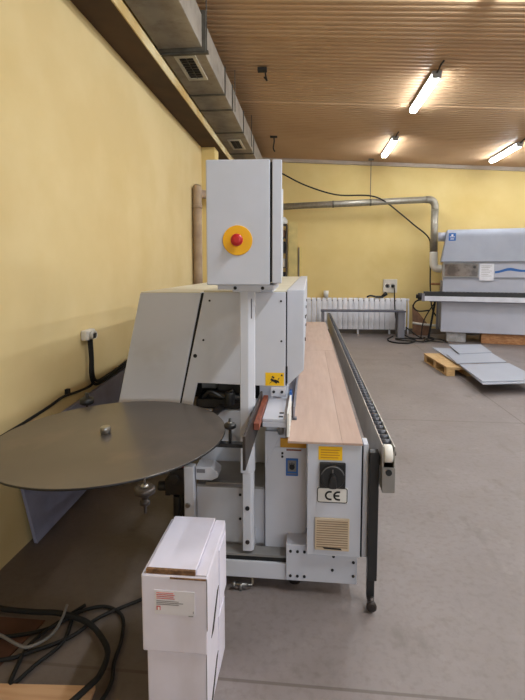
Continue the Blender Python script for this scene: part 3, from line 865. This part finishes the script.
mt = MB().box(-0.76, -0.672, 2.42, 2.55, 0.37, 0.51).cyl((-0.72, 2.45, 0.36), (-0.72, 2.45, 0.24), 0.03, 16).box(-0.79, -0.76, 2.43, 2.5, 0.36, 0.45)
mt.cyl((-0.83, 2.45, 0.405), (-0.79, 2.45, 0.405), 0.026, 14).cyl((-0.735, 2.41, 0.46), (-0.735, 2.44, 0.46), 0.03, 14).tube([(-0.70, 2.43, 0.38), (-0.69, 2.42, 0.3), (-0.72, 2.44, 0.22)], 0.012, 8).box(-0.70, -0.672, 2.43, 2.5, 0.2, 0.4)
mt.xf(Matrix.Translation((0.035, -0.08, 0.03)))
mt.build('air_unit', 'black', mc, 0.004)
B('air_unit_bracket', 'orange', mc, -0.80, -0.632, 2.36, 2.46, 0.545, 0.560)
# nearer right-hand body with yellow strip, labels
B('front_body', 'white', mc, -0.212, -0.004, 2.285, 2.90, 0.11, 0.705, bevel=0.004)
B('side_body', 'white', mc, -0.222, -0.03, 2.90, YE, 0.165, 0.77)
B('yellow_strip', 'ochre', mc, -0.135, -0.006, 2.281, 2.34, 0.706, 0.752)
B('cover_slot', 'redwood', mc, -0.105, -0.03, 2.281, 2.286, 0.690, 0.697)
bl = B('blue_label', 'blue', mc, -0.107, -0.046, 2.282, 2.2855, 0.560, 0.650)
MB().box(-0.098, -0.055, 2.2805, 2.2822, 0.583, 0.640).box(-0.1, -0.053, 2.2805, 2.2822, 0.568, 0.573).build('label_field', 'greycable', bl)
pk = MB()
for k in (-1, 0, 1):
    pk.box(-0.079 + k * 0.010, -0.074 + k * 0.010, 2.279, 2.2806, 0.610, 0.630 - 0.004 * abs(k))
pk.cyl((-0.0765, 2.2806, 0.606), (-0.0765, 2.279, 0.606), 0.014, 14)
pk.build('label_pictogram', 'print', bl)
MB().cyl((-0.125, 2.286, 0.675), (-0.125, 2.281, 0.675), 0.006, 10).cyl((-0.125, 2.286, 0.657), (-0.125, 2.281, 0.657), 0.006, 10).build('screw', 'print', mc)
# slanted bracing sheet
MB().prism([(-0.212, 0.79), (-0.125, 0.79), (-0.212, 0.60)], 'y', 2.273, 2.285).build('brace_sheet', 'white2', mc, 0.003)
# white infeed plate, clamp strip and guide
ip = MB().box(-0.216, -0.100, 2.185, 2.545, 0.866, 0.882).box(-0.216, -0.100, 2.185, 2.192, 0.84, 0.866).build('infeed_plate', 'white2', mc, 0.003)
for yy in (2.28, 2.22):
    MB().box(-0.140, -0.118, yy - 0.008, yy + 0.008, 0.882, 0.8835).build('slot', 'print', ip)
MB().cyl((-0.130, 2.24, 0.79), (-0.130, 2.24, 0.866), 0.014, 14).build('stud', 'steel', ip)
B('infeed_leg', 'white2', mc, -0.205, -0.11, 2.29, 2.52, 0.705, 0.866)
tk = MB()
tk.box(-0.098, -0.088, 2.17, 2.60, 0.80, 0.915)
for i in range(5):
    tk.box(-0.100, -0.086, 2.18 + i * 0.08, 2.20 + i * 0.08, 0.797, 0.855)
tk.build('guide_strip', 'labelw', mc)
B('blue_tag', 'blue', mc, -0.100, -0.0865, 2.50, 2.56, 0.88, 0.93)
MB().box(-0.078, -0.070, 2.44, 3.6, 0.797, 0.868).box(-0.085, -0.058, 2.44, 2.47, 0.796, 0.806).build('work_fence', 'bench', mc)
B('guide_bar', 'dsteel', mc, -0.2575, -0.246, 1.80, 2.50, 0.792, 0.932, bevel=0.002)
B('wood_guide', 'redwood', mc, -0.244, -0.218, 2.06, 2.54, 0.868, 0.899, bevel=0.002)
B('guide_mount', 'dsteel', mc, -0.246, -0.2165, 2.30, 2.52, 0.80, 0.866)
# base frame
B('base_beam', 'white', mc, -0.70, -0.10, 2.20, 2.245, 0.062, 0.148, bevel=0.004)
B('base_channel', 'gap', mc, -0.70, -0.10, 2.21, 2.284, 0.1485, 0.168)
B('channel_cover', 'shade', mc, -0.70, -0.10, 2.212, 2.284, 0.1682, 0.180)
ep = B('base_end_plate', 'white2', mc, -0.10, 0.243, 2.185, 2.34, 0.072, 0.258, bevel=0.004)
for (x, z) in ((-0.078, 0.224), (-0.044, 0.224), (-0.01, 0.224), (-0.078, 0.098), (-0.044, 0.098), (-0.01, 0.098), (0.13, 0.21), (0.125, 0.14), (0.225, 0.185), (0.225, 0.115)):
    MB().cyl((x, 2.185, z), (x, 2.181, z), 0.007, 10).build('bolt_hole', 'print', ep)
MB().prism([(-0.66, 0.0), (0.0, 0.0), (0.0, 0.16), (-0.66, 0.16)], 'y', 2.75, YE).build('base_frame', 'shade', mc)
for x in (-0.55, -0.06):
    MB().cyl((x, 2.29, 0.0), (x, 2.29, 0.05), 0.03, 16).build('levelling_foot', 'dsteel', mc)
ft = MB().cyl((-0.36, 2.19, 0.03), (-0.29, 2.19, 0.033), 0.008, 12).lathe((-0.365, 2.19, 0.03), (1, 0, 0), [(0, 0.014), (0.014, 0.014)], 12).cyl((-0.325, 2.19, 0.0), (-0.325, 2.19, 0.04), 0.009, 12).tube([(-0.29, 2.19, 0.033), (-0.27, 2.2, 0.03), (-0.27, 2.22, 0.055)], 0.006, 8)
ft.build('air_fitting', 'steel', mc)
# electrical cabinet with switch
pc = B('electrical_cabinet', 'white2', mc, 0.0, 0.252, 2.15, 2.60, 0.232, 0.783, bevel=0.004)
ys = B('yellow_notice', 'yellow', pc, 0.052, 0.162, 2.1475, 2.1505, 0.705, 0.770, off=OFF[mc.name])
tx = MB()
for i in range(4):
    tx.box(0.062, 0.15 - 0.006 * (i % 2), 2.1462, 2.148, 0.752 - i * 0.012, 0.756 - i * 0.012)
tx.build('notice_text', 'ochre', ys, off=OFF[mc.name])
sw = B('rotary_switch', 'black', pc, 0.058, 0.178, 2.135, 2.15, 0.575, 0.696, bevel=0.004, off=OFF[mc.name])
MB().lathe((0.118, 2.135, 0.632), (0, -1, 0), [(0, 0.056), (0.012, 0.056), (0.016, 0.050), (0.016, 0.0)], 32).build('switch_dial', 'black', sw, off=OFF[mc.name])
rg = MB().tube([(0.118 + 0.053 * math.cos(a), 2.122, 0.632 + 0.053 * math.sin(a)) for a in [math.radians(k) for k in range(15, 166, 10)]], 0.0022, 6)
rg.box(0.116, 0.120, 2.117, 2.1195, 0.655, 0.672)
rg.build('dial_marking', 'greycable', sw, off=OFF[mc.name])
MB().prism([(0.100, 0.590), (0.136, 0.590), (0.132, 0.640), (0.124, 0.655), (0.112, 0.655), (0.104, 0.640)], 'y', 2.095, 2.12).build('switch_handle', 'black', sw, 0.004, off=OFF[mc.name])
# CE plate
ce = B('ce_plate', 'labelw', pc, 0.046, 0.190, 2.146, 2.1505, 0.498, 0.574, bevel=0.002, off=OFF[mc.name])
bd = MB()
rr = []
for cx_, cz_, a0 in ((0.178, 0.562, 0), (0.058, 0.562, 90), (0.058, 0.510, 180), (0.178, 0.510, 270)):
    for k in range(5):
        a = math.radians(a0 + k * 22.5)
        rr.append((cx_ + 0.009 * math.cos(a), 2.1455, cz_ + 0.009 * math.sin(a)))
rr.append(rr[0])
for a, b in zip(rr[:-1], rr[1:]):
    pline(bd, (a[0], a[2]), (b[0], b[2]), 0.0035, 2.1447, 2.1465)
bd.build('plate_border', 'print', ce, off=OFF[mc.name])
lt = MB()


def arc(mb, cx_, cz_, r, w_, a0, a1, n=18):
    for i in range(n):
        t0 = math.radians(a0 + (a1 - a0) * i / n)
        t1 = math.radians(a0 + (a1 - a0) * (i + 1) / n)
        q = [(cx_ + (r + s) * math.cos(t), cz_ + (r + s) * math.sin(t)) for s, t in ((-w_ / 2, t0), (w_ / 2, t0), (w_ / 2, t1), (-w_ / 2, t1))]
        mb.add([(p[0], yy, p[1]) for yy in (2.1447, 2.1465) for p in q], [(0, 1, 2, 3), (7, 6, 5, 4), (1, 5, 6, 2), (3, 7, 4, 0), (0, 4, 5, 1), (2, 6, 7, 3)])


arc(lt, 0.106, 0.534, 0.0185, 0.0085, 90, 270)
arc(lt, 0.145, 0.534, 0.0185, 0.0085, 90, 270)
for xl in (0.105, 0.144):
    for zl in (0.534 + 0.01425, 0.534 - 0.02275):
        lt.box(xl, xl + 0.010, 2.1447, 2.1465, zl, zl + 0.0085)
lt.box(0.1265, 0.151, 2.1447, 2.1465, 0.530, 0.538)
lt.build('ce_letters', 'print', ce, off=OFF[mc.name])
vg = B('vent_grille', 'beige', pc, 0.038, 0.200, 2.140, 2.1505, 0.265, 0.424, bevel=0.003, off=OFF[mc.name])
gv = MB()
for i in range(12):
    z = 0.408 - i * 0.0115
    gv.box(0.046, 0.192, 2.1385, 2.1402, z, z + 0.0042)
gv.build('vent_slots', 'beiged', vg, off=OFF[mc.name])
MB().prism([(0.075, 0.283), (0.160, 0.279), (0.165, 0.272), (0.082, 0.275)], 'y', 2.137, 2.1402).build('broken_slot', 'print', vg, off=OFF[mc.name])
B('cabinet_gap', 'gap', mc, 0.253, 0.260, 2.17, 2.24, 0.23, 0.77)
B('cover_strip', 'white2', mc, 0.260, 0.283, 2.152, 2.24, 0.235, 0.785, bevel=0.002)
# worktop of boards
for (d, m_) in (((-0.092, 0.160, 2.135, 4.60, 0.784, 0.795), 'ply'), ((0.1602, 0.254, 2.135, 4.60, 0.784, 0.795), 'ply2'), ((-0.04, 0.254, 4.602, 7.05, 0.784, 0.795), 'ply')):
    B('worktop_board', m_, mc, *d, bevel=0.0015)
B('table_frame', 'shade', mc, 0.0, 0.248, 2.60, 6.98, 0.70, 0.783)
for yy in (4.4, 6.8):
    B('table_leg', 'dsteel', mc, 0.18, 0.23, yy, yy + 0.05, 0.0, 0.70)
# roller rail along the right-hand side
RX0, RX1 = 0.333, 0.388
rail = MB().box(RX0, RX0 + 0.005, 2.07, 8.4, 0.60, 0.81).box(RX1 - 0.005, RX1, 2.07, 8.4, 0.60, 0.81).box(RX0 + 0.005, RX1 - 0.005, 2.10, 8.4, 0.60, 0.606).build('roller_rail', 'alu', mc)
MB().box(RX0, RX1, 2.062, 2.072, 0.60, 0.715).build('rail_end_plate', 'aluD', rail, off=OFF[mc.name])
MB().box(RX0 + 0.005, RX1 - 0.005, 2.10, 8.38, 0.74, 0.765).build('rail_liner', 'black', rail, off=OFF[mc.name])
MB().lathe((RX0 + 0.008, 2.098, 0.768), (1, 0, 0), [(0, 0.036), (0.004, 0.040), (0.034, 0.040), (0.038, 0.036)], 24).build('end_roller', 'capw', rail, off=OFF[mc.name])
MB().lathe((0.360, 2.063, 0.695), (0, -1, 0), [(0, 0.014), (0.008, 0.014)], 12).build('end_bolt', 'print', rail, off=OFF[mc.name])
MB().lathe((RX1, 2.10, 0.768), (1, 0, 0), [(0, 0.010), (0.008, 0.010)], 10).build('axle_nut', 'print', rail, off=OFF[mc.name])
r0 = MB().cyl((RX0 + 0.006, 2.165, 0.788), (RX1 - 0.006, 2.165, 0.788), 0.021, 14).build('roller', 'roller', rail, off=OFF[mc.name])
for i in range(1, 97):
    c = r0.copy()
    COL.objects.link(c)
    c.parent = rail
    c.location.y = i * 0.0645
lgp = MB().box(0.284, 0.328, 2.12, 2.17, 0.14, 0.76).build('rail_leg', 'black', mc, 0.003)
MB().box(0.284, 0.318, 2.128, 2.162, 0.045, 0.14).build('leg_tube', 'black', lgp, off=OFF[mc.name])
MB().box(0.238, 0.284, 2.21, 2.26, 0.20, 0.235).build('leg_clamp', 'black', lgp, off=OFF[mc.name])
wl = MB().lathe((0.287, 2.120, 0.031), (1, 0, 0), [(0, 0.026), (0.004, 0.031), (0.024, 0.031), (0.028, 0.026)], 20)
wl.build('caster_wheel', 'dsteel', lgp, off=OFF[mc.name])
MB().lathe((0.302, 2.10, 0.033), (0, -1, 0), [(0, 0.024), (0.012, 0.024), (0.014, 0.014)], 16).lathe((0.302, 2.088, 0.033), (0, -1, 0), [(0, 0.009), (0.004, 0.008)], 12).build('caster_hub', 'dsteel', lgp, off=OFF[mc.name])
B('rail_arm', 'black', mc, 0.284, 0.334, 2.125, 2.165, 0.70, 0.74)
# support post of the control box
po = MB().prism([(-0.325, 2.20), (-0.285, 2.20), (-0.258, 2.225), (-0.258, 2.26), (-0.325, 2.26)], 'z', 0.60, 1.505).build('support_post', 'white', mc, 0.003)
MB().prism([(-0.316, 2.205), (-0.276, 2.205), (-0.262, 2.218), (-0.262, 2.25), (-0.316, 2.25)], 'z', 0.197, 0.60).build('lower_post', 'white', po, 0.003, off=OFF[mc.name])
B('post_slot', 'bench', po, -0.277, -0.268, 2.2105, 2.2155, 1.36, 1.455, off=OFF[mc.name])
MB().cyl((-0.292, 2.205, 0.42), (-0.292, 2.200, 0.42), 0.011, 14).build('post_hole', 'print', po, off=OFF[mc.name])
MB().lathe((-0.292, 2.205, 0.245), (0, -1, 0), [(0, 0.011), (0.005, 0.010)], 14).build('bolt', 'dsteel', po, off=OFF[mc.name])
B('post_tie', 'white2', mc, -0.318, -0.262, 2.25, 2.33, 0.20, 0.26)
# control box with door and emergency stop
cbx = B('control_box', 'white2', mc, -0.468, -0.178, 2.15, 2.56, 1.522, 2.086, bevel=0.005)
B('box_seam', 'gap', cbx, -0.178, -0.168, 2.16, 2.55, 1.535, 2.075, off=OFF[mc.name])
B('box_door', 'white2', cbx, -0.168, -0.124, 2.148, 2.56, 1.53, 2.084, bevel=0.004, off=OFF[mc.name])
B('door_panel', 'labelw', cbx, -0.124, -0.118, 2.19, 2.53, 1.56, 1.96, off=OFF[mc.name])
MB().lathe((-0.325, 2.15, 1.725), (0, -1, 0), [(0, 0.068), (0.004, 0.068), (0.006, 0.066)], 40).build('emergency_plate', 'estop_yellow', cbx, off=OFF[mc.name])
es = MB().lathe((-0.325, 2.144, 1.725), (0, -1, 0), [(0, 0.017), (0.022, 0.017), (0.024, 0.027), (0.036, 0.028), (0.044, 0.024), (0.047, 0.012)], 28)
es.build('emergency_button', 'red', cbx, off=OFF[mc.name])
for o in [cbx] + list(cbx.children):
    pv = Vector((-0.124, 2.15, 0)) - OFF[mc.name]
    rm = Matrix.Translation(pv) @ Matrix.Rotation(math.radians(3.3), 4, 'Z') @ Matrix.Translation(-pv)
    o.data.transform(rm)
cradle = MB().box(-0.43, -0.16, 2.19, 2.52, 1.498, 1.522).box(-0.355, -0.225, 2.19, 2.42, 1.488, 1.5)
cradle.build('box_cradle', 'white', mc, 0.003)
B('cradle_foot', 'white', mc, -0.40, -0.19, 2.45, 2.75, 1.474, 1.5)
for x in (-0.345, -0.215):
    MB().cyl((x, 2.19, 1.506), (x, 2.186, 1.506), 0.008, 10).build('bolt', 'print', mc)
# disc table for the edging coil
DC = Vector((-0.874, 1.97, 0.858))
RT = Matrix.Translation(DC) @ Matrix.Rotation(math.radians(-1.6), 4, 'Y') @ Matrix.Rotation(math.radians(0.8), 4, 'X')
dk = MB().lathe((0, 0, 0), (0, 0, 1), [(-0.008, 0.506), (-0.006, 0.508), (0.0, 0.508), (0.0, 0.0001)], 96).xf(RT).build('disc_table', 'disc', mc)
MB().lathe((0, 0, 0), (0, 0, 1), [(-0.0085, 0.5), (-0.0085, 0.5092), (-0.0012, 0.5092), (-0.0012, 0.5)], 96).xf(RT).build('disc_edge', 'black', dk, off=OFF[mc.name])
MB().lathe((-0.03, 0.01, 0.0), (0, 0, 1), [(0, 0.022), (0.03, 0.022), (0.034, 0.019)], 24).xf(RT).build('disc_spindle', 'steel', dk, off=OFF[mc.name])
MB().box(-0.88, -0.62, 1.95, 2.02, 0.80, 0.84).build('disc_hub_arm', 'black', dk, off=OFF[mc.name])
arm = MB().tube([(-0.64, 1.985, 0.82), (-0.56, 2.2, 0.81), (-0.50, 2.6, 0.80), (-0.50, 2.86, 0.79)], 0.022, 10)
arm.build('disc_arm', 'dsteel', dk, off=OFF[mc.name])
# rim guides around the disc
rg1 = MB().cyl((-0.341, 2.0, 0.815), (-0.341, 2.0, 0.893), 0.007, 12).lathe((-0.341, 2.0, 0.893), (0, 0, 1), [(0, 0.018), (0.006, 0.027), (0.018, 0.028), (0.024, 0.022), (0.027, 0.010), (0.045, 0.006)], 22)
rg1.build('rim_guide', 'black', mc)
MB().lathe((-0.341, 2.0, 0.9185), (0, 0, 1), [(0, 0.012), (0.006, 0.009), (0.01, 0.003)], 14).build('guide_cap', 'steel', mc)
B('guide_bracket', 'black', mc, -0.43, -0.257, 1.985, 2.02, 0.812, 0.828)
rg2 = MB().lathe((-1.215, 2.435, 0.80), (0, 0, 1), [(0, 0.006), (0.05, 0.006), (0.05, 0.030), (0.056, 0.038), (0.082, 0.038), (0.088, 0.028), (0.094, 0.012), (0.115, 0.009)], 22)
rg2.build('rim_guide', 'black', mc)
rg3 = MB().lathe((-0.558, 1.515, 0.88), (0, 0, -1), [(0, 0.004), (0.035, 0.004)], 10)
rg3.lathe((-0.558, 1.515, 0.848), (0, 0, -1), [(0, 0.030), (0.004, 0.036), (0.020, 0.036), (0.026, 0.022), (0.040, 0.011), (0.046, 0.011), (0.048, 0.017), (0.062, 0.017), (0.064, 0.006), (0.095, 0.004)], 22)
rg3.build('rim_clamp', 'dsteel', mc)
MB().lathe((-0.558, 1.515, 0.849), (0, 0, 1), [(0, 0.015), (0.006, 0.012), (0.008, 0.005)], 14).build('clamp_nut', 'steel', mc)

# ------------------------------------------------------------------ world, camera, view
w = bpy.data.worlds.new('World')
SC.world = w
w.use_nodes = True
w.node_tree.nodes['Background'].inputs[0].default_value = (0.8, 0.85, 0.9, 1)
w.node_tree.nodes['Background'].inputs[1].default_value = 0.05

cd = bpy.data.cameras.new('Camera')
cam = bpy.data.objects.new('Camera', cd)
COL.objects.link(cam)
cam.location = (0, 0, 1.6)
cam.rotation_euler = (math.radians(85.0), 0, math.radians(5.629))
cd.sensor_fit = 'VERTICAL'
cd.sensor_height = 36.0
cd.lens = 470.0 / 700.0 * 36.0
cd.shift_y = -0.0584
cd.clip_start = 0.05
cd.clip_end = 60
SC.camera = cam

SC.view_settings.view_transform = 'Standard'
SC.view_settings.look = 'None'
SC.view_settings.exposure = -0.72
SC.view_settings.gamma = 1.0
SC.view_settings.use_curve_mapping = False
SC.cycles.use_denoising = True
SC.cycles.max_bounces = 10
SC.cycles.diffuse_bounces = 6
SC.cycles.sample_clamp_indirect = 8.0
